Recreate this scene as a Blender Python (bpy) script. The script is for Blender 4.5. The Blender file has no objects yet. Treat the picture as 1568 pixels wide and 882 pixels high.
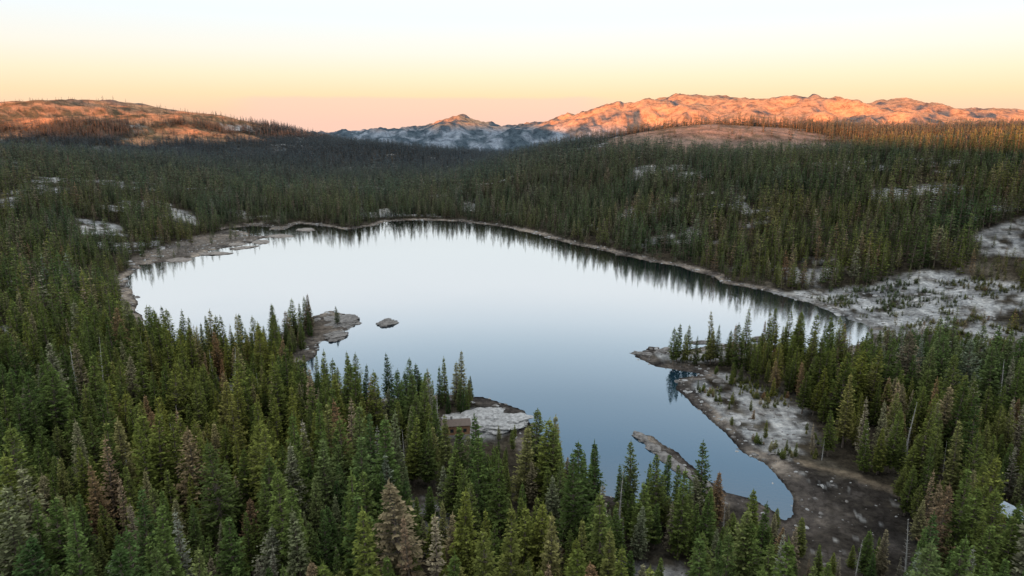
import bpy, math, random
import numpy as np
rng=np.random.default_rng(7); random.seed(7)
scene=bpy.context.scene
scene.view_settings.view_transform='Standard'
try: scene.view_settings.look='None'
except Exception: pass
scene.view_settings.exposure=0

# ------------------------------------------------------------------ noise
def _h(xi,yi,seed):
    a=(xi.astype(np.int64)*374761393+yi.astype(np.int64)*668265263+seed*144269504)&0xffffffff
    a=((a^(a>>13))*1274126177)&0xffffffff
    a=(a^(a>>16))&0xffffffff
    return a/4294967295.0
def vn(x,y,seed=0):
    xf=np.floor(x); yf=np.floor(y); fx=x-xf; fy=y-yf
    fx=fx*fx*(3-2*fx); fy=fy*fy*(3-2*fy)
    a=_h(xf,yf,seed); b=_h(xf+1,yf,seed); c=_h(xf,yf+1,seed); d=_h(xf+1,yf+1,seed)
    return (a*(1-fx)+b*fx)*(1-fy)+(c*(1-fx)+d*fx)*fy
def fbm(x,y,octv=4,seed=0,gain=.5):
    s=0;a=1;t=0
    for o in range(octv):
        s=s+a*(vn(x,y,seed+o*17)*2-1); t+=a; a*=gain
        x,y=x*1.9*.8-y*1.9*.6+3.1, x*1.9*.6+y*1.9*.8-1.7
    return s/t
def ridged(x,y,octv=4,seed=0):
    s=0;a=1;t=0
    for o in range(octv):
        s=s+a*(1-np.abs(vn(x,y,seed+o*17)*2-1)*1.6); t+=a; a*=.5
        x,y=x*2*.8-y*2*.6+3.1, x*2*.6+y*2*.8-1.7
    return s/t
def ss(a,b,x):
    t=np.clip((x-a)/(b-a),0,1); return t*t*(3-2*t)

# ------------------------------------------------------------------ ground points worked out from image coordinates (metres; lake level = 0)
lake=[(-310.3,538.3),(-323.8,582.7),(-318.4,606.1),(-298.8,634.7),(-285.8,655.3),(-276.5,692.5),(-269.4,725.3),(-301.1,756.5),(-329.3,790.5),(-318.3,822.0),(-300.5,816.6),(-270.0,795.6),(-261.5,838.7),(-224.8,822.0),(-194.8,795.6),(-169.4,822.0),(-160.8,862.0),(-121.0,874.1),(-69.6,862.0),(-35.5,838.7),(4.6,790.5),(46.0,721.0),(76.2,677.1),(102.5,634.7),(126.4,600.1),(150.0,577.1),(160.9,545.6),(165.0,515.0),(180.8,502.0),(195.3,475.7),(206.2,457.2),(211.2,428.7),
(217.6,403.4),(207,376),(180,353),(163,348),(153,353),(145.5,366.1),(119.4,364.9),(100.1,358.0),(88.5,350.3),(76.6,361.4),(71.3,352.4),
(64.7,344.9),(72.1,329.8),(85.5,323.1),(92.8,317.6),(81.7,311.4),(76.4,297.2),(79.8,281.9),(82.6,266.0),(84.7,250.5),(86.7,236.5),(91.6,226.3),
(92.0,214.6),(93.0,205.2),(88.3,192.3),(84.6,189.7),(84,197.2),(79.5,202.7),(71.8,206.4),(67.8,213.3),(64.8,225.3),(62,236.5),(55,249.9),
(50.3,249.9),(49.9,241.9),(53.8,232.8),(57.8,223.9),(62,215),(66,206),(57.1,202),(47.7,198),(40.6,200),(31.7,204.7),(21.7,214.6),(12.3,231.3),(7,259.6),(4.5,274),
(-13.1,288),(-31.5,293),(-48.4,288.6),(-65.8,287),(-81.5,297),(-97.0,310),(-107.4,329.8),(-104.3,344.9),(-109.4,368.4),(-99.7,376.9),(-99.3,403.4),
(-107.4,425.6),(-120.9,436.7),(-127.7,420),(-133.2,398),(-138,372),(-144.6,355.7),(-156.6,350),(-179.4,361),(-208.6,383),(-232.7,411),(-259.9,454),(-288.5,502)]
gran1=[(184,490),(207,485),(245,478),(272,448),(268,405),(240,375),(214,372),(202,392),(196,425),(182,458)]
mud=[(85.2,232.6),(101.0,232.6),(106.4,222.5),(116.0,213.2),(124.8,200.5),(118.6,185.5),(110,166),(84,162),(84.8,185.5),(91.4,201.7),(86.9,220.1)]
beach=[(68,206),(87.0,196.3),(83.8,185.3),(70,188)]
cabinrock=[(-28.0,262.4),(-12.3,274.1),(4.4,265.7),(7.3,252.7),(-16.0,240.8),(-26.5,246.6)]
gran6=[(26,166),(44,164),(48,151),(26.0,150)]
gran7=[(-33.7,194.2),(-19.0,190.3),(-19.0,169.6),(-25.9,166.6)]
tip=[(-126.6,419.0),(-119.9,435),(-104,424.0),(-98.5,400.0),(-96.8,373.8),(-108.5,365.3),(-120.1,395.9)]
fl1=[(-484.9,759.5),(-441.0,759.5),(-401.2,700.6),(-442.9,691.7)]
fl2=[(-441.3,879.2),(-398.5,859.0),(-371.0,797.9),(-403.4,809.5)]
fr=[(372.6,543.1),(424.6,558.1),(366.7,478.6),(350.8,502.6)]
spit=[(-345,592.2),(-350,660),(-332.2,760),(-313.5,848.9),(-267.2,719.2),(-285.1,646.3),(-317.2,598.1)]
gran2=[(232,470),(300,490),(335,440),(315,392),(262,410),(235,435)]
gran3=[(243,405),(292,400),(280,335),(240,340)]
gran4=[(84,318),(105,315),(114,296),(122,272),(112,228),(91,228),(86,262),(82,290)]
gran5=[(92,350),(146,362),(141,340),(95,333),(74,338),(72,350)]
track=[(104,226),(119,214),(129,201),(133,189),(127,177),(118,170)]

def inpoly(x,y,poly):
    r=np.zeros(x.shape,bool); n=len(poly); j=n-1
    for i in range(n):
        xi,yi=poly[i]; xj,yj=poly[j]
        if yi!=yj:
            r^=((yi>y)!=(yj>y))&(x<(xj-xi)*(y-yi)/(yj-yi)+xi)
        j=i
    return r
def pdist(x,y,poly,closed=True):
    d=np.full(x.shape,1e9); n=len(poly)
    for i in range(n if closed else n-1):
        ax,ay=poly[i]; bx,by=poly[(i+1)%n]; dx=bx-ax; dy=by-ay
        t=np.clip(((x-ax)*dx+(y-ay)*dy)/(dx*dx+dy*dy+1e-9),0,1)
        d=np.minimum(d,(x-ax-t*dx)**2+(y-ay-t*dy)**2)
    return np.sqrt(d)
def sdf(x,y,poly,pad=400):
    px=[p[0] for p in poly]; py=[p[1] for p in poly]
    m=(x>min(px)-pad)&(x<max(px)+pad)&(y>min(py)-pad)&(y<max(py)+pad)
    out=np.full(x.shape,float(pad)); xs=x[m]; ys=y[m]
    d=pdist(xs,ys,poly); out[m]=np.minimum(np.where(inpoly(xs,ys,poly),-d,d),pad)
    return out
def shore(x,y):
    d=sdf(x,y,lake)
    k=ss(250,600,y)
    cove=ss(40,5,sdf(x,y,spit,60))
    return d+fbm(x/9,y/9,3,5)*(1.3+1.6*k)+fbm(x/30,y/30,2,9)*(1.0+4*k)+fbm(x/34,y/20,3,12)*cove*30
def mask(x,y,poly,soft=4):
    return ss(soft,-soft,sdf(x,y,poly,40)+fbm(x/6,y/6,3,31)*5)

ctrl=[(-100,150,8),(0,100,6),(0,180,5),(-150,250,6),(-250,300,10),(-350,400,10),(100,100,3),(-300,100,20),(0,-200,25),(-700,-200,60),(700,-200,60),
(150,150,3),(200,250,5),(250,330,6),(350,300,12),(300,400,10),(400,400,24),(600,400,50),(600,100,50),
(547,750,80),(495,800,80),(368,850,68),(279,950,60),(149,1100,62),(53,1250,40),(-75,1500,20),(250,700,38),(140,800,28),(300,560,28),(420,600,50),(700,700,88),(1000,800,95),(60,900,14),
(413,1500,114),(218,1500,86),(622,1500,102),(350,1200,60),(600,1200,62),(400,2200,50),(900,1500,95),(1300,1500,105),(1000,2300,60),(1800,2500,80),
(-100,1000,4),(-300,950,7),(-156,2000,8),(-100,1500,8),(-150,3000,-60),(0,4000,-80),(600,3200,-60),(600,4500,-70),(1500,3500,-40),(3000,3500,0),
(-262,2100,22),(-500,2300,50),(-812,2400,64),(-940,2500,92),(-1207,2500,148),(-1428,2500,168),(-1637,2500,198),(-1824,2500,194),(-2100,2500,194),(-3000,2500,200),
(-1500,3300,120),(-500,3200,-20),(-2000,3500,120),(-944,1900,32),(-1209,1900,42),(-1140,2150,66),(-1600,2000,80),(-2000,1800,90),
(-875,1300,60),(-596,1200,26),(-428,1200,10),(-583,800,32),(-413,650,6),(-500,600,12),(-1000,1000,70),(-1000,500,60),(-600,300,35),(-1500,1000,85),(-600,1700,18),
(798,5500,166),(1412,5500,285),(1872,5500,322),(2640,5500,280),(3050,5500,238),(3458,5500,222),(4011,5500,190),(5000,5500,180),(592,6000,180),(312,6000,140),(-22,6500,110),(-447,6500,165),(-870,6500,130),(-1233,6500,85),(-1600,6500,10),(-3000,6500,-40),
(1800,4500,50),(2600,4300,50),(1200,4700,20),(-400,5500,-20),(3500,4300,50),(5000,4000,50),(0,8500,0),(2000,8500,100),(4000,8000,150),(8440,12000,330),(-3000,9000,-50),
(0,15500,0),(-9000,12000,0),(-15000,0,50),(15000,0,50),(-6000,2500,150),(6000,2000,80),(0,-6000,60),(-9000,-9000,60),(9000,-9000,60),(0,-15000,60),(-3000,-500,80),(3000,-500,80)]
ctrl+=[(p[0],p[1],1.0) for p in lake[::5]]
C=np.array(ctrl,float); Cx=C[:,:2]/1000.; n=len(C)
def ker(r2): return np.where(r2>1e-12,.5*r2*np.log(r2+1e-12),0)
K=ker(((Cx[:,None]-Cx[None])**2).sum(-1))+np.eye(n)*0.0006
Pm=np.c_[np.ones(n),Cx]; A=np.zeros((n+3,n+3)); A[:n,:n]=K; A[:n,n:]=Pm; A[n:,:n]=Pm.T
Wt=np.linalg.solve(A,np.r_[C[:,2],0,0,0])
def tps(x,y):
    sh=x.shape; X=(x/1000.).ravel(); Y=(y/1000.).ravel(); out=np.empty(X.shape)
    for i in range(0,len(X),60000):
        a=X[i:i+60000]; b=Y[i:i+60000]
        r2=(a[:,None]-Cx[:,0])**2+(b[:,None]-Cx[:,1])**2
        out[i:i+60000]=ker(r2)@Wt[:n]+Wt[n]+Wt[n+1]*a+Wt[n+2]*b
    return out.reshape(sh)
SUN_EL=math.radians(1.3); LX,LY=0.45,0.893     # horizontal travel direction of the sunlight
def height(x,y,d):
    r=np.hypot(x,y)
    z=tps(x,y)
    far=ss(2600,4800,r)
    z=z+fbm(x/160,y/160,4,40)*6*ss(80,500,d)*(1-far*.3)+fbm(x/25,y/25,3,44)*1.2*ss(20,80,d)
    z=z+far*((ridged(x/1000,y/1000,6,50)-.42)*110+(ridged(x/380,y/380,5,53)-.5)*95)
    hill=ss(1500,2300,y)*ss(-500,-1000,x)*(1-far)
    z=z+hill*(ridged(x/350,y/350,5,60)-.5)*38
    f=1-np.exp(-np.maximum(d,0)/50)
    zl=.12+.075*np.clip(d,0,9)+np.maximum(z,1.2)*f
    w=ss(1500,2300,r)
    z=zl*(1-w)+z*w
    zi=np.maximum(d*.12,-7)-.05
    z=np.where(d<0,zi,z)
    q=x*LX+y*LY
    z=np.where(q<-600,np.minimum(z,110),z)
    zr=(168+fbm(x/500,y/500,4,70)*24)*np.exp(-((q+1650)/400)**2)  # unseen ridge behind the camera, added to shade the foreground below the hilltops
    z=np.where(q<-300,np.maximum(z,zr),z)
    return z

# ------------------------------------------------------------------ terrain sheet
fr_a=np.radians(np.linspace(-52,52,660)); bk=np.radians(np.linspace(52,308,150))[1:-1]
ang=np.r_[fr_a,bk]; NA=len(ang); NR=680
rad=np.geomspace(30,15500,NR)
Rg,Ag=np.meshgrid(rad,ang,indexing='ij')
X=(Rg*np.sin(Ag)).ravel(); Y=(Rg*np.cos(Ag)).ravel()
D=shore(X,Y); Z=height(X,Y,D)
X=np.r_[X,0.];Y=np.r_[Y,0.];Z=np.r_[Z,Z[0]];D=np.r_[D,200.]
N=len(X)
i=np.arange(NR-1)[:,None]*NA; j=np.arange(NA)[None]; j2=(j+1)%NA
quads=np.stack([i+j,i+j2,i+NA+j2,i+NA+j],-1).reshape(-1,4)[:, ::-1]
tris=np.stack([np.full(NA,N-1),(np.arange(NA)+1)%NA,np.arange(NA)],-1)[:, ::-1]
def mk_mesh(name,verts,quads,tris=None):
    me=bpy.data.meshes.new(name)
    nq=len(quads); nt=0 if tris is None else len(tris)
    me.vertices.add(len(verts)); me.vertices.foreach_set('co',np.asarray(verts,np.float32).ravel())
    loops=np.asarray(quads).ravel() if nt==0 else np.r_[np.asarray(quads).ravel(),np.asarray(tris).ravel()]
    me.loops.add(len(loops)); me.loops.foreach_set('vertex_index',loops.astype(np.int32))
    me.polygons.add(nq+nt)
    st=np.r_[np.arange(nq)*4, nq*4+np.arange(nt)*3].astype(np.int32)
    me.polygons.foreach_set('loop_start',st)
    me.update(calc_edges=True); me.validate()
    return me
me=mk_mesh('terrain',np.c_[X,Y,Z],quads,tris)
me.polygons.foreach_set('use_smooth',np.ones(len(me.polygons),bool))

def cover(x,y,z,d):
    """returns colour (N,3) and tree density (N)"""
    r=np.hypot(x,y); one=np.ones_like(x)
    def c3(a): return np.array(a)[None]*one[:,None]
    def mix(a,b,t): return a*(1-t[:,None])+b*t[:,None]
    n1=fbm(x/14,y/14,4,80); n2=fbm(x/60,y/60,4,84); n3=fbm(x/220,y/220,4,88)
    col=mix(c3((.075,.062,.045)),c3((.15,.13,.10)),ss(-.2,.5,n1))
    den=.95+.0*x
    den=den*np.where(n1+n2*.6<-.36,.3,1)
    gr=mix(c3((.36,.35,.335)),c3((.64,.63,.61)),ss(-.35,.25,fbm(x/5,y/5,4,90)))
    # scattered granite outcrops
    oc=ss(.34,.44,n2+.35*n1+.25*n3)*ss(15,50,d)*(r>300)
    col=mix(col,gr,oc*.8); den=den*(1-.88*oc)
    for pl,tr in ((gran1,.06),(gran2,.10),(gran3,.10),(gran4,.18),(gran5,.06),(cabinrock,.03),(gran6,.08),(gran7,.25),(fl1,.1),(fl2,.1),(fr,.12)):
        m=mask(x,y,pl); 
        g=m*ss(-.50,.0,fbm(x/8,y/8,3,95))
        col=mix(col,gr,g); den=den*(1-m*(1-tr))
    m=mask(x,y,tip); col=mix(col,c3((.22,.18,.145)),m); den=den*(1-m*.97)
    m=mask(x,y,spit,8); col=mix(col,c3((.24,.205,.175)),m*.8); den=den*(1-m*.85)
    md=np.maximum(mask(x,y,mud,3),mask(x,y,beach,2))
    mc=mix(c3((.085,.072,.06)),c3((.17,.145,.125)),ss(-.1,.55,fbm(x/7,y/7,5,99)))
    mc=mix(mc,c3((.42,.40,.37)),ss(.38,.5,fbm(x/3.5,y/3.5,4,101)))
    col=mix(col,mc,md); den=den*(1-md)
    # drawdown band round the lake
    bw=8+4*fbm(x/40,y/40,2,105)
    band=ss(bw+1.5,bw-1.5,d)*(1-.65*mask(x,y,gran1,6))
    bc=mix(c3((.13,.11,.095)),c3((.42,.35,.285)),ss(-.1,.5,fbm(x/9,y/9,3,108)+ss(300,600,y)*.4))
    wet=ss(1.6,.3,d)
    bc=mix(bc,bc*.4,wet)
    col=mix(col,bc,band); den=np.where(d<bw*.8,0,den)
    near=(r<300)
    if near.any():
        td=np.full(x.shape,50.); td[near]=pdist(x[near],y[near],track,False)+fbm(x[near]/5,y[near]/5,2,140)*.8
        tm=ss(2.4,1.4,td); col=mix(col,c3((.30,.235,.165)),tm*.8); den=den*(1-ss(4.5,2.5,td))
    # bare dome and left summit
    dm=ss(1.15,.75,np.hypot((x-425)/250,(y-1450)/230)+.35*n2)
    soil=mix(c3((.32,.22,.17)),c3((.18,.14,.10)),ss(-.1,.4,n1+n2*.5))
    col=mix(col,soil,dm); den=den*(1-.95*dm)
    lh=ss(1900,2150,y)*ss(-600,-900,x)*(y<3600)
    bare=lh*np.maximum(ss(110,140,z+n3*45+n2*20), ss(.0,.3,n3+.35-np.hypot((x+1180)/260,(y-2260)/200)*.5+.2))
    col=mix(col,mix(c3((.48,.25,.14)),c3((.17,.12,.07)),ss(-.02,.32,n1+n2)),bare); den=den*(1-.90*bare)
    # far ranges: granite and forest, with blue haze and orange alpenglow painted in
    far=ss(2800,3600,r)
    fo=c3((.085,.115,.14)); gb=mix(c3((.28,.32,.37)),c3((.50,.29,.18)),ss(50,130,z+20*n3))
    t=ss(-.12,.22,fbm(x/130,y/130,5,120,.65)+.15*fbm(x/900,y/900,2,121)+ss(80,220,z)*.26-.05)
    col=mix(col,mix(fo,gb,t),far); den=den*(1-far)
    return col,den
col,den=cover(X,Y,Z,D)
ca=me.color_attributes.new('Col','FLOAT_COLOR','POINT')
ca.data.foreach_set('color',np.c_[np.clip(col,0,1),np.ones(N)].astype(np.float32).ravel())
terrain=bpy.data.objects.new('terrain',me); scene.collection.objects.link(terrain)

# ------------------------------------------------------------------ material helpers
def newmat(name):
    m=bpy.data.materials.new(name); m.use_nodes=True; nt=m.node_tree
    for nd in list(nt.nodes): nt.nodes.remove(nd)
    out=nt.nodes.new('ShaderNodeOutputMaterial'); return m,nt,out
def N_(nt,t,**kw):
    nd=nt.nodes.new(t)
    for k,v in kw.items(): setattr(nd,k,v)
    return nd
def ramp(nt,stops):
    nd=nt.nodes.new('ShaderNodeValToRGB'); cr=nd.color_ramp
    while len(cr.elements)>1: cr.elements.remove(cr.elements[-1])
    cr.elements[0].position=stops[0][0]; cr.elements[0].color=(*stops[0][1],1)
    for p,c in stops[1:]:
        e=cr.elements.new(p); e.color=(*c,1)
    return nd
def rockmat(name,base,dark,scale=.6):
    m,nt,out=newmat(name)
    tc=N_(nt,'ShaderNodeTexCoord'); no=N_(nt,'ShaderNodeTexNoise'); no.inputs['Scale'].default_value=scale; no.inputs['Detail'].default_value=8; no.inputs['Roughness'].default_value=.65
    nt.links.new(tc.outputs['Object'],no.inputs['Vector'])
    r=ramp(nt,[(.35,dark),(.62,base)]); nt.links.new(no.outputs['Fac'],r.inputs['Fac'])
    b=N_(nt,'ShaderNodeBsdfPrincipled'); b.inputs['Roughness'].default_value=.9
    nt.links.new(r.outputs['Color'],b.inputs['Base Color'])
    bp=N_(nt,'ShaderNodeBump'); bp.inputs['Strength'].default_value=.8; bp.inputs['Distance'].default_value=.4
    nt.links.new(no.outputs['Fac'],bp.inputs['Height']); nt.links.new(bp.outputs['Normal'],b.inputs['Normal'])
    nt.links.new(b.outputs[0],out.inputs[0]); return m
# terrain material
m,nt,out=newmat('ground_surface')
at=N_(nt,'ShaderNodeVertexColor',layer_name='Col'); tc=N_(nt,'ShaderNodeTexCoord')
n1=N_(nt,'ShaderNodeTexNoise'); n1.inputs['Scale'].default_value=.35; n1.inputs['Detail'].default_value=10; n1.inputs['Roughness'].default_value=.7
nt.links.new(tc.outputs['Object'],n1.inputs['Vector'])
r1=ramp(nt,[(.30,(.35,.34,.33)),(.5,(.95,.95,.95)),(.68,(1.5,1.48,1.42))]); nt.links.new(n1.outputs['Fac'],r1.inputs['Fac'])
mx=N_(nt,'ShaderNodeMixRGB',blend_type='MULTIPLY'); mx.inputs[0].default_value=1
nt.links.new(at.outputs['Color'],mx.inputs[1]); nt.links.new(r1.outputs['Color'],mx.inputs[2])
n2=N_(nt,'ShaderNodeTexNoise'); n2.inputs['Scale'].default_value=.02; n2.inputs['Detail'].default_value=12; n2.inputs['Roughness'].default_value=.75
nt.links.new(tc.outputs['Object'],n2.inputs['Vector'])
r2=ramp(nt,[(.38,(.45,.47,.5)),(.52,(1,1,1)),(.65,(1.3,1.25,1.2))]); nt.links.new(n2.outputs['Fac'],r2.inputs['Fac'])
mx2=N_(nt,'ShaderNodeMixRGB',blend_type='MULTIPLY'); mx2.inputs[0].default_value=1
nt.links.new(mx.outputs[0],mx2.inputs[1]); nt.links.new(r2.outputs['Color'],mx2.inputs[2])
b=N_(nt,'ShaderNodeBsdfDiffuse'); nt.links.new(mx2.outputs[0],b.inputs['Color'])
bp=N_(nt,'ShaderNodeBump'); bp.inputs['Strength'].default_value=.7; bp.inputs['Distance'].default_value=.8
nt.links.new(n1.outputs['Fac'],bp.inputs['Height'])
bp2=N_(nt,'ShaderNodeBump'); bp2.inputs['Strength'].default_value=.8; bp2.inputs['Distance'].default_value=16
nt.links.new(n2.outputs['Fac'],bp2.inputs['Height']); nt.links.new(bp.outputs['Normal'],bp2.inputs['Normal'])
nt.links.new(bp2.outputs['Normal'],b.inputs['Normal']); nt.links.new(b.outputs[0],out.inputs[0])
me.materials.append(m)

# ------------------------------------------------------------------ lake water
wm=bpy.data.meshes.new('lake_water'); wm.from_pydata([(-460,130,0),(330,130,0),(330,960,0),(-460,960,0)],[],[(0,1,2,3)])
m,nt,out=newmat('calm_water')
lw=N_(nt,'ShaderNodeLayerWeight'); lw.inputs['Blend'].default_value=.5
r=ramp(nt,[(0,(.04,)*3),(.4,(.2,)*3),(.52,(.32,)*3),(.62,(.50,)*3),(.72,(.82,)*3),(.82,(.97,)*3),(1,(1,)*3)])
nt.links.new(lw.outputs['Facing'],r.inputs['Fac'])
gl=N_(nt,'ShaderNodeBsdfGlossy'); gl.inputs['Roughness'].default_value=.05
df=N_(nt,'ShaderNodeBsdfDiffuse'); df.inputs['Color'].default_value=(.012,.045,.075,1)
tc=N_(nt,'ShaderNodeTexCoord'); mp=N_(nt,'ShaderNodeMapping'); mp.inputs['Scale'].default_value=(.6,.9,1)
no=N_(nt,'ShaderNodeTexNoise'); no.inputs['Scale'].default_value=1.0; no.inputs['Detail'].default_value=4
nt.links.new(tc.outputs['Object'],mp.inputs[0]); nt.links.new(mp.outputs[0],no.inputs['Vector'])
bp=N_(nt,'ShaderNodeBump'); bp.inputs['Strength'].default_value=.3; bp.inputs['Distance'].default_value=.05
nt.links.new(no.outputs['Fac'],bp.inputs['Height']); nt.links.new(bp.outputs[0],gl.inputs['Normal'])
# faint wind-ruffled patches: rougher water in slow drifting bands
wn=N_(nt,'ShaderNodeTexNoise'); wn.inputs['Scale'].default_value=.008; wn.inputs['Detail'].default_value=5; nt.links.new(tc.outputs['Object'],wn.inputs['Vector'])
wr=N_(nt,'ShaderNodeMapRange'); wr.inputs[1].default_value=.45; wr.inputs[2].default_value=.7; wr.inputs[3].default_value=.03; wr.inputs[4].default_value=.10
nt.links.new(wn.outputs['Fac'],wr.inputs[0]); nt.links.new(wr.outputs[0],gl.inputs['Roughness'])
ms=N_(nt,'ShaderNodeMixShader'); nt.links.new(r.outputs[0],ms.inputs[0]); nt.links.new(df.outputs[0],ms.inputs[1]); nt.links.new(gl.outputs[0],ms.inputs[2])
nt.links.new(ms.outputs[0],out.inputs[0]); wm.materials.append(m)
scene.collection.objects.link(bpy.data.objects.new('lake_water',wm))

# ------------------------------------------------------------------ conifers
def foliage_mat(name,stops,dead=False):
    m,nt,out=newmat(name)
    oi=N_(nt,'ShaderNodeObjectInfo'); at=N_(nt,'ShaderNodeVertexColor',layer_name='Col')
    r=ramp(nt,stops); nt.links.new(oi.outputs['Random'],r.inputs['Fac'])
    # patches of drier / greener trees across the landscape
    no=N_(nt,'ShaderNodeTexNoise'); no.inputs['Scale'].default_value=.012; no.inputs['Detail'].default_value=3
    nt.links.new(oi.outputs['Location'],no.inputs['Vector'])
    rr=ramp(nt,[(.36,(.78,.92,.95)),(.62,(1.35,1.12,.85))]); nt.links.new(no.outputs['Fac'],rr.inputs['Fac'])
    m1=N_(nt,'ShaderNodeMixRGB',blend_type='MULTIPLY'); m1.inputs[0].default_value=1
    nt.links.new(r.outputs[0],m1.inputs[1]); nt.links.new(rr.outputs[0],m1.inputs[2])
    # aerial haze painted into needle colour: bluer and greyer with distance up the valley
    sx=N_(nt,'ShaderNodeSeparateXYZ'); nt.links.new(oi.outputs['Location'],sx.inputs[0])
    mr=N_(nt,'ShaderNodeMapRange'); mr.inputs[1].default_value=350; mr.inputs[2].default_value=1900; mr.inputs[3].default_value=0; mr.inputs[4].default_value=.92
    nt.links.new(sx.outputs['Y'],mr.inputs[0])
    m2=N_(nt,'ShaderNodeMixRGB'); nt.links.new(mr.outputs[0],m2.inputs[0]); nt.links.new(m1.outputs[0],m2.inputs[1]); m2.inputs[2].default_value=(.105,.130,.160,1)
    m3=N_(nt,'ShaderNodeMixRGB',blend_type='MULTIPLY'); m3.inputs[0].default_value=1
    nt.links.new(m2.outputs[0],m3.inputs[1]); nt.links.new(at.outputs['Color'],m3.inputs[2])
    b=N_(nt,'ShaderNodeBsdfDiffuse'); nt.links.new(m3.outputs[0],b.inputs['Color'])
    tl=N_(nt,'ShaderNodeBsdfTranslucent'); nt.links.new(m3.outputs[0],tl.inputs['Color'])
    ms=N_(nt,'ShaderNodeMixShader'); ms.inputs[0].default_value=.2; nt.links.new(b.outputs[0],ms.inputs[1]); nt.links.new(tl.outputs[0],ms.inputs[2])
    nt.links.new(ms.outputs[0],out.inputs[0]); return m
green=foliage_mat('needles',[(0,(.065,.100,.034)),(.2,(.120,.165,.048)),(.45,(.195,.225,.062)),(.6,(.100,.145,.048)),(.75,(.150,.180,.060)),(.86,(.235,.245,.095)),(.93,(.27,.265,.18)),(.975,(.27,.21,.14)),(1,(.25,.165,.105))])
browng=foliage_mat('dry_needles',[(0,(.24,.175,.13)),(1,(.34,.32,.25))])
bark=rockmat('bark',(.20,.15,.11),(.09,.065,.05),1.5)
grey=rockmat('dead_wood',(.55,.52,.48),(.30,.27,.24),1.5)

def tree(name,H,R,whorls,nb,ns,leaf,mat,seed,kind='fir',t0=.1,dead=False,barkm=None):
    g=np.random.default_rng(seed); V=[];F=[];COL=[];MI=[]
    def quad(p,c,mi):
        k=len(V); V.extend(p); F.append(tuple(range(k,k+len(p)))); COL.append(c); MI.append(mi)
    # trunk: tapered 6-gon, slightly leaning
    lx,ly=g.normal(0,.012,2)*H
    sides=6; rr=H*.014+.06; segs=5; k0=len(V)
    for s in range(segs+1):
        t=s/segs
        for a in range(sides):
            th=a*2*math.pi/sides; q=rr*(1-t*.93)
            V.append((lx*t*t+q*math.cos(th),ly*t*t+q*math.sin(th),H*t*.985-.6*(t==0)))
    for s in range(segs):
        for a in range(sides):
            F.append((k0+s*sides+a,k0+s*sides+(a+1)%sides,k0+(s+1)*sides+(a+1)%sides,k0+(s+1)*sides+a)); COL.append(1.); MI.append(1)
    lobes=g.uniform(.7,1.22,6); ph=g.uniform(0,6.28)
    for w in range(whorls):
        t=t0+(1-t0)*(max(0.,w+g.uniform(-.3,.3))/whorls)**.92; t=min(max(t,t0),.99)
        u=(t-t0)/(1-t0)
        if kind=='fir': prof=(1-u)**.85*min(1,.6+u*3)
        elif kind=='pine': prof=(max(0,1-u**2.0))**.9*min(1,.45+u*2.2)*.85
        else: prof=(1-u)**.7*min(1,.6+u*3)*.85
        prof*=g.uniform(.78,1.15)
        off=g.uniform(0,6.28)
        n=max(3,int(nb*(.55+.45*(1-u))))
        for bI in range(n):
            if g.random()<(.14 if not dead else .3): continue
            az=off+bI*2*math.pi/n+g.normal(0,.2)
            lob=lobes[int(((az+ph)%6.283)/6.284*6)]
            L=max(.25,R*prof*lob*g.uniform(.7,1.12))
            up=-.28+.95*u+g.normal(0,.07)
            ca,sa=math.cos(az),math.sin(az); z0=H*t; bx,by=lx*t*t,ly*t*t
            def pt(s): return np.array((bx+ca*L*s,by+sa*L*s,z0+L*(up*s+.18*s*s)))
            wv=.035+.012*L; p0,p1=pt(0),pt(1 if dead else .85); sd=np.array((-sa,ca,0))*wv
            quad([p0-sd,p0+sd,p1+sd*.3,p1-sd*.3],.9,1)
            if dead:
                quad([p0-(0,0,wv),p0+(0,0,wv),p1+(0,0,wv*.3),p1-(0,0,wv*.3)],.9,1)
                continue
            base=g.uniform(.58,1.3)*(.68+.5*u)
            m=max(2,int(ns*(.5+.5*prof)+.5))
            for s_ in range(m):
                s=(.18+.82*(s_+g.uniform(.1,.9))/m)
                c=pt(s)+np.array((0,0,g.normal(0,.05*leaf)))
                for side in (-1,1):
                    sp=side*g.uniform(.35,1.05); 
                    dx,dy=math.cos(az+sp),math.sin(az+sp)
                    ll=leaf*g.uniform(.7,1.25)*(.75+.35*(1-s))*(1-.45*u); dz=g.uniform(-.35,.28)
                    dr=np.array((dx,dy,dz)); pe=np.array((-dy,dx,g.uniform(-.7,.7)))*ll*g.uniform(.2,.34)
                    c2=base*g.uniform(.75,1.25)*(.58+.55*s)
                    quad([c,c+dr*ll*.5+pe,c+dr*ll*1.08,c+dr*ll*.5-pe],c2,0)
                    
    if not dead:
        for q in range(7):  # leader
            a=g.uniform(0,6.28); z=H*(.94+.012*q); dr=np.array((math.cos(a),math.sin(a),1.2))*.28*leaf
            c=np.array((lx,ly,z)); pe=np.array((-math.sin(a),math.cos(a),0))*.1*leaf
            quad([c-pe,c+pe,c+dr+(0,0,.5)],1.1,0)
    me=bpy.data.meshes.new(name); me.from_pydata([tuple(v) for v in V],[],F)
    me.materials.append(mat); me.materials.append(barkm or bark)
    me.polygons.foreach_set('material_index',np.array(MI,np.int32))
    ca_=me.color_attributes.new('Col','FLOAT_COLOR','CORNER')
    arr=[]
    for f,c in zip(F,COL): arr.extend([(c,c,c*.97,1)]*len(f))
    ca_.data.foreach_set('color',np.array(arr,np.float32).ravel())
    return me
protos=[]; LV={}
def addp(level,me):
    LV.setdefault(level,[]).append(len(protos)); protos.append(me)
kinds=['fir','fir','pine','fir','col','fir','fir','pine','fir']
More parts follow.
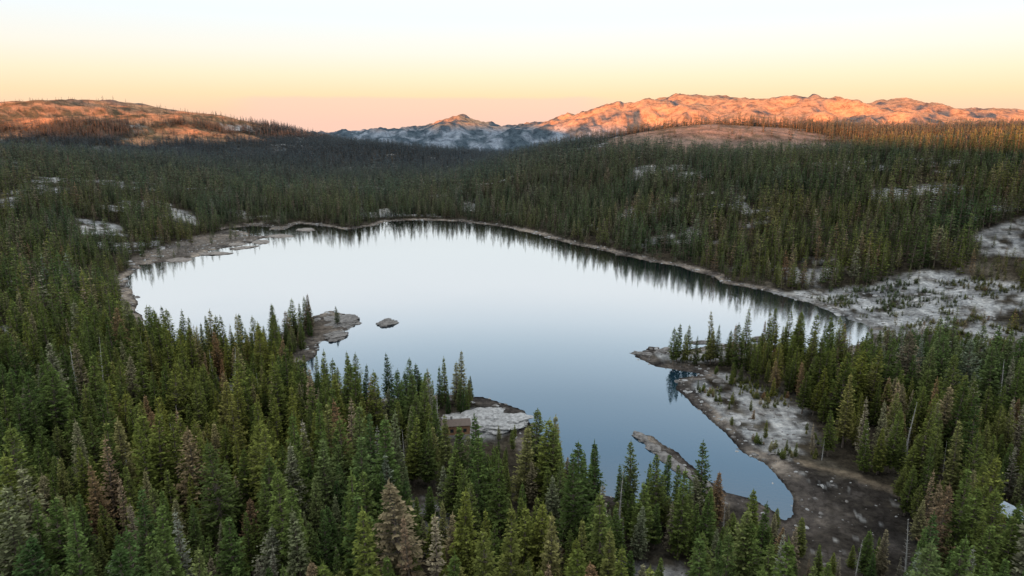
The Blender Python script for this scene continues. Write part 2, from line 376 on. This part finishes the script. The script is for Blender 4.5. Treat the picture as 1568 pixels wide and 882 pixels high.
for k in range(9): addp('near',tree('conifer_near',22,3.4+.35*(k%3)+(.3 if kinds[k]=='pine' else 0),32,9,6,1.0,green,100+k,kinds[k],t0=.08+.05*(k%3)))
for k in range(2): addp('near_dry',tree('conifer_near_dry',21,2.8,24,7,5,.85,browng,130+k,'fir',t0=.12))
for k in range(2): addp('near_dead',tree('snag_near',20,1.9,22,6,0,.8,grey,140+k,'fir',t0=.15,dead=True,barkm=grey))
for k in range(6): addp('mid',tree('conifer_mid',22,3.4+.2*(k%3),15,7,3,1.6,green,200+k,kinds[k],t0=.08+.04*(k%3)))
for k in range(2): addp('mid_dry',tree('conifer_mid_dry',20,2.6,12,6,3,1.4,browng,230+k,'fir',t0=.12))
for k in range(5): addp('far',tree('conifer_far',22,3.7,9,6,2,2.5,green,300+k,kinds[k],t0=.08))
pc=bpy.data.collections.new('conifer_prototypes')
for k,pm in enumerate(protos):
    pc.objects.link(bpy.data.objects.new('conifer_proto_%02d'%k,pm))

def scatter(r0,r1,step,half=44,seed=1,jit=.48):
    g=np.random.default_rng(seed)
    xs=np.arange(-r1,r1,step); ys=np.arange(-20 if r0<50 else r0*.5,r1,step)
    gx,gy=np.meshgrid(xs,ys); gx=gx.ravel(); gy=gy.ravel()
    r=np.hypot(gx,gy); m=(r>=r0)&(r<r1)&(np.abs(np.degrees(np.arctan2(gx,gy)))<half)
    gx=gx[m];gy=gy[m]
    gx=gx+g.uniform(-jit,jit,len(gx))*step; gy=gy+g.uniform(-jit,jit,len(gy))*step
    d=shore(gx,gy); k=d>3; gx,gy,d=gx[k],gy[k],d[k]
    z=height(gx,gy,d); _,den=cover(gx,gy,z,d)
    k=g.random(len(gx))<den; 
    return gx[k],gy[k],z[k],d[k],g
CAB=(-22.0,247.0)
rows=[]; named=[]
def choose(g,n,ps):
    out=np.empty(n,int); u=g.random(n); acc=0
    for lv,p in ps:
        k=(u>=acc)&(u<acc+p); acc+=p; out[k]=g.choice(LV[lv],k.sum())
    return out
for (r0,r1,st,ps,sc,sd) in ((55,420,5.3,(('near',.925),('near_dry',.040),('near_dead',.0351)),.93,1),
                       (420,1050,6.3,(('mid',.94),('mid_dry',.0601)),.95,2),
                       (1050,3300,9.2,(('far',1.01),),.93,3)):
    x,y,z,d,g=scatter(r0,r1,st,seed=sd)
    k=(np.hypot(x-CAB[0],y-CAB[1])>8.5)&~((np.abs(x-CAB[0]*y/CAB[1])<4.5)&(y<CAB[1])&(y>CAB[1]-26))
    k&=np.hypot(x-150,y-181)>10
    k&=np.hypot(x,y)>55
    x,y,z,d=x[k],y[k],z[k],d[k]; nT=len(x)
    s=np.clip(g.lognormal(-.16,.33,nT),.28,1.4)*sc
    s*=.78+.30*ss(3,40,d)
    r=np.hypot(x,y)
    s*=1+.10*ss(260,180,r)
    # shorter trees on the camera side of outcrops and mud flat keep them visible
    m=np.zeros(nT)
    for pl in (gran1,gran2,gran3,gran4,mud,cabinrock,beach,gran6,gran7,fl1,fl2,fr):
        for off in (0,15,30,45,60):
            if pl in (gran6,gran7) and off>20: continue
            if off>45 and pl not in (gran1,gran2,gran3,fr): continue
            m=np.maximum(m,mask(x*(1+off/r),y*(1+off/r),pl))
    m=np.maximum(m,(np.hypot(x-146,y-160)<18)*1.)
    s*=1-.55*m
    s*=1-.4*ss(110,140,z)*(y>1800)
    w=s*g.uniform(.82,1.22,nT)*(1+.15*m)
    idx=choose(g,nT,ps)
    rz=g.uniform(0,6.28,nT)
    tx=g.normal(0,.03,nT); ty=g.normal(0,.03,nT)
    R_=np.c_[x,y,z-.2,tx,ty,rz,w,w,s,idx]
    if r0==55:
        o=np.argsort(np.hypot(x,y)+1e4*(np.abs(np.degrees(np.arctan2(x,y)))>38)); sel=o[(np.hypot(x,y)[o]>110)][:110]
        named=R_[sel]; keep=np.ones(nT,bool); keep[sel]=False; R_=R_[keep]
    rows.append(R_)
T=np.vstack(rows)
def gn_scatter(name,T,coll):
    fm=bpy.data.meshes.new(name); fm.vertices.add(len(T)); fm.vertices.foreach_set('co',T[:,:3].astype(np.float32).ravel())
    a=fm.attributes.new('rot','FLOAT_VECTOR','POINT'); a.data.foreach_set('vector',T[:,3:6].astype(np.float32).ravel())
    a=fm.attributes.new('scv','FLOAT_VECTOR','POINT'); a.data.foreach_set('vector',T[:,6:9].astype(np.float32).ravel())
    a=fm.attributes.new('pick','INT','POINT'); a.data.foreach_set('value',T[:,9].astype(np.int32))
    ob=bpy.data.objects.new(name,fm); scene.collection.objects.link(ob)
    ng=bpy.data.node_groups.new(name+'_nodes','GeometryNodeTree')
    ng.interface.new_socket('Geometry',in_out='INPUT',socket_type='NodeSocketGeometry'); ng.interface.new_socket('Geometry',in_out='OUTPUT',socket_type='NodeSocketGeometry')
    gi=ng.nodes.new('NodeGroupInput'); go=ng.nodes.new('NodeGroupOutput')
    ip=ng.nodes.new('GeometryNodeInstanceOnPoints'); ci=ng.nodes.new('GeometryNodeCollectionInfo')
    ci.inputs['Collection'].default_value=coll; ci.inputs['Separate Children'].default_value=True; ci.inputs['Reset Children'].default_value=True
    def na(n,t): 
        q=ng.nodes.new('GeometryNodeInputNamedAttribute'); q.data_type=t; q.inputs[0].default_value=n; return [o for o in q.outputs if o.enabled][0]
    er=ng.nodes.new('FunctionNodeEulerToRotation')
    L=ng.links.new
    L(na('rot','FLOAT_VECTOR'),er.inputs[0]); L(er.outputs[0],ip.inputs['Rotation']); L(na('scv','FLOAT_VECTOR'),ip.inputs['Scale'])
    L(na('pick','INT'),ip.inputs['Instance Index']); ip.inputs['Pick Instance'].default_value=True
    L(gi.outputs[0],ip.inputs['Points']); L(ci.outputs[0],ip.inputs['Instance']); L(ip.outputs[0],go.inputs[0])
    md=ob.modifiers.new('scatter','NODES'); md.node_group=ng
    return ob
gn_scatter('conifer_forest',T,pc)
for q in named:
    pm=protos[int(q[9])]
    nm='pine_tree' if int(q[9]) in LV['near'] else ('dry_pine_tree' if int(q[9]) in LV['near_dry'] else 'dead_pine_tree')
    ob=bpy.data.objects.new(nm,pm); ob.location=q[:3]; ob.rotation_euler=q[3:6]; ob.scale=q[6:9]; scene.collection.objects.link(ob)

# ------------------------------------------------------------------ rocks
rk=rockmat('lakeshore_rock',(.26,.235,.21),(.07,.062,.055),.5)
gk=rockmat('granite_rock',(.50,.485,.46),(.20,.19,.18),.6)
tk=rockmat('tan_rock',(.34,.29,.245),(.13,.11,.09),.4)
import bmesh
def rock_mesh(name,sx,sy,sz,seed,mat,sub=4,flat=0.):
    bm=bmesh.new(); bmesh.ops.create_icosphere(bm,subdivisions=sub,radius=1)
    co=np.array([v.co[:] for v in bm.verts])
    k=1+.45*fbm(co[:,0]*1.7+seed,co[:,1]*1.7+co[:,2]*2.1,4,seed)+.16*fbm(co[:,0]*6+seed,co[:,1]*6+co[:,2]*5,3,seed+3)
    co=co*k[:,None]; st=.22; co[:,2]=np.where(co[:,2]>0,(np.floor(co[:,2]/st)+ss(.55,1,(co[:,2]/st)%1))*st*.8+co[:,2]*.2,co[:,2])
    for v,c in zip(bm.verts,co): v.co=(c[0]*sx,c[1]*sy,c[2]*sz)
    me=bpy.data.meshes.new(name); bm.to_mesh(me); bm.free(); me.materials.append(mat); return me
def put(name,me,loc,rz=0):
    o=bpy.data.objects.new(name,me); o.location=loc; o.rotation_euler=(0,0,rz); scene.collection.objects.link(o); return o
put('rock_island',rock_mesh('rock_island',6,8,2.0,3,rk,5),(-78,407,-.2))
put('rock_island',rock_mesh('rock_island',4.5,3.0,1.6,5,rk,5),(141,374,-.1),.4)
put('rock_island',rock_mesh('rock_island',10,3.2,1.3,6,rk,5),(72,346,-.1),-.5)
put('rock_island',rock_mesh('rock_island',9,3.0,1.3,7,rk,5),(81,352,-.1),.7)
put('rock_island',rock_mesh('rock_island',9,2.6,1.2,8,rk,5),(108,368,-.1),.1)
for q,(xx,yy,a,b_) in enumerate(((-283,640,16,9),(-268,672,14,7),(-262,705,13,8),(-303,610,12,9),(-282,690,9,8),(-255,745,10,14),(-240,790,12,10))):
    put('rock_island',rock_mesh('rock_island',a,b_,1.3,60+q,tk,4),(xx,yy,-.1),q*.9)
put('rock_outcrop',rock_mesh('rock_outcrop',12,15,1.7,9,rk,5),(-108,410,.2),.3)
put('rock_outcrop',rock_mesh('rock_outcrop',7,10,1.4,10,rk,5),(-103,380,.2),.1)
for q,(xx,yy) in enumerate(((51,247),(54,238),(57,230),(60,222),(65,213))):
    put('rock_outcrop',rock_mesh('rock_outcrop',2.6,5.5,.9,12+q,rk,4),(xx,yy,.1),.35)
cz=float(height(np.array([-10.]),np.array([258.]),shore(np.array([-10.]),np.array([258.])))[0])
put('granite_outcrop',rock_mesh('granite_outcrop',17,11,3.4,11,gk,5),(-10,259,cz+.3),.1)
# boulders round the shore
bc_=bpy.data.collections.new('boulder_prototypes')
for k in range(5): bc_.objects.link(bpy.data.objects.new('boulder_proto_%d'%k,rock_mesh('boulder',1,.8,.6,20+k,rk if k<3 else gk,2)))
g=np.random.default_rng(55); bx=g.uniform(-420,300,60000); by=g.uniform(150,880,60000); bd=shore(bx,by)
k=(bd>-1.5)&(bd<9)&(g.random(60000)<.6); k|=(g.random(60000)<.35)&(mask(bx,by,mud)>.5)
for pl in (gran1,gran2,gran3,gran4,gran5,spit,gran6,gran7): k|=(g.random(60000)<.35)&(mask(bx,by,pl)>.5)&(bd>-1)
bx,by,bd=bx[k],by[k],bd[k]; bz=height(bx,by,bd); s=g.lognormal(-.6,.6,len(bx)).clip(.15,2.6)
s=np.where((mask(bx,by,mud)>.3)|(by<240),s*.5,s)
B=np.c_[bx,by,bz,g.normal(0,.1,len(bx)),g.normal(0,.1,len(bx)),g.uniform(0,6.28,len(bx)),s*1.2,s,s*.7,g.integers(0,5,len(bx))]
gn_scatter('shoreline_boulders',B,bc_)
# low krummholz / manzanita scrub on the open rock
sxp=[];g=np.random.default_rng(77)
bx=g.uniform(60,340,40000); by=g.uniform(150,500,40000); bd=shore(bx,by); mm=np.zeros(40000)
for pl in (gran1,gran2,gran3,gran4,gran5): mm=np.maximum(mm,mask(bx,by,pl,6))
k=(mm>.3)&(bd>7)&(fbm(bx/10,by/10,3,200)>.08)&(g.random(40000)<.5)
bx,by,bd=bx[k],by[k],bd[k]; bz=height(bx,by,bd); s=g.uniform(.05,.17,len(bx))
S=np.c_[bx,by,bz-.1,0*bx,0*bx,g.uniform(0,6.28,len(bx)),s*2.0,s*2.0,s,g.choice(LV['mid'],len(bx))]
gn_scatter('granite_scrub',S,pc)

# ------------------------------------------------------------------ buildings
def flatmat(name,c,rough=.8,stripe=0):
    m,nt,out=newmat(name); b=N_(nt,'ShaderNodeBsdfPrincipled'); b.inputs['Roughness'].default_value=rough
    tc=N_(nt,'ShaderNodeTexCoord'); w=N_(nt,'ShaderNodeTexNoise'); w.inputs['Scale'].default_value=3; w.inputs['Detail'].default_value=6
    nt.links.new(tc.outputs['Object'],w.inputs['Vector'])
    r=ramp(nt,[(.3,tuple(v*.7 for v in c)),(.7,tuple(min(1,v*1.15) for v in c))]); nt.links.new(w.outputs['Fac'],r.inputs['Fac'])
    nt.links.new(r.outputs[0],b.inputs['Base Color']); nt.links.new(b.outputs[0],out.inputs[0]); return m
M_log=flatmat('log_wall',(.32,.17,.09)); M_dark=flatmat('window_glass',(.03,.035,.04),.15); M_roof=flatmat('shingle_roof',(.15,.11,.085)); M_met=flatmat('pale_metal_roof',(.42,.49,.56),.4); M_trim=flatmat('trim_wood',(.42,.30,.2)); M_st=flatmat('chimney_stone',(.3,.28,.26))
def box(name,par,c,s,mat):
    bm=bmesh.new(); bmesh.ops.create_cube(bm,size=1); 
    for v in bm.verts: v.co=(v.co.x*s[0]+c[0],v.co.y*s[1]+c[1],v.co.z*s[2]+c[2])
    me=bpy.data.meshes.new(name); bm.to_mesh(me); bm.free(); me.materials.append(mat)
    o=bpy.data.objects.new(name,me); o.parent=par; scene.collection.objects.link(o); return o
def cabin(name,loc,rz,w,l,h,roofm,wallm,pitch=.5):
    e=bpy.data.objects.new(name,None); e.location=loc; e.rotation_euler=(0,0,rz); scene.collection.objects.link(e)
    nlog=int(h/.3)
    box('foundation',e,(0,0,-.6),(w+.3,l+.3,1.4),M_st)
    for i in range(nlog):
        box('wall_log_%d'%i,e,(0,0,.1+(i+.5)*h/nlog),(w-(.06 if i%2 else 0),l-(.06 if i%2 else 0),h/nlog-.004),wallm)
    rh=w*.5*pitch; ov=.5; top=.1+h
    V=[(-w/2,-l/2+.01,top),(w/2,-l/2+.01,top),(0,-l/2+.01,top+rh),(-w/2,l/2-.01,top),(w/2,l/2-.01,top),(0,l/2-.01,top+rh)]
    gm=bpy.data.meshes.new('gable'); gm.from_pydata(V,[],[(0,1,2),(3,5,4)]); gm.materials.append(wallm); o=bpy.data.objects.new('gables',gm); o.parent=e; scene.collection.objects.link(o)
    th=.18; a=w/2+ov; dz=ov*pitch
    for s,nm in ((-1,'roof_left'),(1,'roof_right')):
        V=[(0,-l/2-ov,top+rh),(s*a,-l/2-ov,top-dz),(s*a,l/2+ov,top-dz),(0,l/2+ov,top+rh)]; V+= [(x,y,z+th) for x,y,z in V]
        rm=bpy.data.meshes.new(nm); rm.from_pydata(V,[],[(0,1,2,3),(4,5,6,7),(0,1,5,4),(1,2,6,5),(2,3,7,6),(3,0,4,7)]); rm.materials.append(roofm)
        o=bpy.data.objects.new(nm,rm); o.parent=e; scene.collection.objects.link(o)
    for i,xx in enumerate((-w*.32,w*.3)):
        box('window_frame_%d'%i,e,(xx,-l/2-.02,1.75),(1.5,.1,1.3),M_trim); box('window_%d'%i,e,(xx,-l/2-.05,1.75),(1.25,.1,1.05),M_dark)
    box('door',e,(0,-l/2-.03,1.15),(1.,.1,2.1),M_trim)
    for i,yy in enumerate((-l*.32,-l*.08,l*.16,l*.36)):
        for s in (-1,1): box('side_window_%d_%d'%(i,s),e,(s*(w/2+.02),yy,1.9),(.1,1.3,1.4),M_dark)
    box('chimney',e,(w*.2,l*.15,top+rh*.6+.6),(.8,.8,2.0),M_st)
    return e
def gz(x,y):
    a=np.array([float(x)]);b=np.array([float(y)]); return float(height(a,b,shore(a,b))[0])
cabin('log_cabin',(CAB[0],CAB[1],gz(*CAB)+1.0),1.72,6,10.5,3.9,M_roof,M_log,.35)
cabin('lodge_house',(151,181,gz(151,181)+.6),.35,7,10,3.0,M_met,M_log,.6)

# ------------------------------------------------------------------ light & sky
w=bpy.data.worlds.new('World'); scene.world=w; w.use_nodes=True; nt=w.node_tree
for nd in list(nt.nodes): nt.nodes.remove(nd)
out=nt.nodes.new('ShaderNodeOutputWorld')
sky=nt.nodes.new('ShaderNodeTexSky'); sky.sky_type='NISHITA'; sky.sun_disc=False; sky.sun_elevation=SUN_EL; sky.sun_rotation=math.atan2(-LX,-LY); sky.altitude=2200
bg1=nt.nodes.new('ShaderNodeBackground'); bg1.inputs['Strength'].default_value=.05; nt.links.new(sky.outputs[0],bg1.inputs[0])
tc=nt.nodes.new('ShaderNodeTexCoord'); sx=nt.nodes.new('ShaderNodeSeparateXYZ'); nt.links.new(tc.outputs['Generated'],sx.inputs[0])
r=ramp(nt,[(0,(.89,.57,.46)),(.02,(.92,.62,.45)),(.04,(.94,.71,.47)),(.065,(.94,.81,.60)),(.095,(.93,.88,.79)),(.14,(.87,.92,.96)),(.18,(.91,.97,1.01)),(.24,(1.0,1.05,1.1)),(.32,(.68,.84,.98)),(.45,(.40,.60,.82)),(.6,(.9,.97,1.05)),(1,(1.3,1.35,1.4))])
nt.links.new(sx.outputs['Z'],r.inputs[0])
# low bank of pink haze over the gap in the mountains
def mapr(src,a,b):
    # smooth step rising (a<b) or falling (a>b)
    q=nt.nodes.new('ShaderNodeMapRange'); q.interpolation_type='SMOOTHSTEP'
    lo,hi=min(a,b),max(a,b); q.inputs[1].default_value=lo; q.inputs[2].default_value=hi
    q.inputs[3].default_value=0. if a<b else 1.; q.inputs[4].default_value=1. if a<b else 0.
    nt.links.new(src,q.inputs[0]); return q.outputs[0]
def mul(a,b):
    q=nt.nodes.new('ShaderNodeMath'); q.operation='MULTIPLY'; nt.links.new(a,q.inputs[0])
    if isinstance(b,float): q.inputs[1].default_value=b
    else: nt.links.new(b,q.inputs[1])
    return q.outputs[0]
hz=nt.nodes.new('ShaderNodeTexNoise'); hz.inputs['Scale'].default_value=9; hz.inputs['Detail'].default_value=4; nt.links.new(tc.outputs['Generated'],hz.inputs['Vector'])
ad0=nt.nodes.new('ShaderNodeMath'); ad0.operation='MULTIPLY_ADD'; nt.links.new(hz.outputs['Fac'],ad0.inputs[0]); ad0.inputs[1].default_value=.016; nt.links.new(sx.outputs['Z'],ad0.inputs[2])
fac=mul(mul(mapr(ad0.outputs[0],.046,.040),mul(mapr(sx.outputs['X'],-.40,-.32),mapr(sx.outputs['X'],.16,.08))),mapr(sx.outputs['Y'],.5,.8))
hm=nt.nodes.new('ShaderNodeMixRGB'); nt.links.new(mul(fac,.8),hm.inputs[0]); nt.links.new(r.outputs[0],hm.inputs[1]); hm.inputs[2].default_value=(.90,.61,.52,1)
bg2=nt.nodes.new('ShaderNodeBackground'); bg2.inputs['Strength'].default_value=1.0; nt.links.new(hm.outputs[0],bg2.inputs[0])
ad=nt.nodes.new('ShaderNodeAddShader'); nt.links.new(bg1.outputs[0],ad.inputs[0]); nt.links.new(bg2.outputs[0],ad.inputs[1]); nt.links.new(ad.outputs[0],out.inputs[0])
sl=bpy.data.lights.new('sun','SUN'); sl.energy=15; sl.angle=math.radians(.5); sl.color=(1,.34,.085)
so=bpy.data.objects.new('sun',sl); scene.collection.objects.link(so)
from mathutils import Vector
so.rotation_euler=Vector((LX*math.cos(SUN_EL),LY*math.cos(SUN_EL),-math.sin(SUN_EL))).to_track_quat('-Z','Y').to_euler()

cam=bpy.data.cameras.new('camera'); co=bpy.data.objects.new('camera',cam); scene.collection.objects.link(co)
co.location=(0,0,120); co.rotation_euler=(math.radians(76.5),0,0); cam.lens=24; cam.sensor_width=36; cam.clip_start=1; cam.clip_end=40000
scene.camera=co
print('TREES',len(T),len(named),'BOULDERS',len(B))
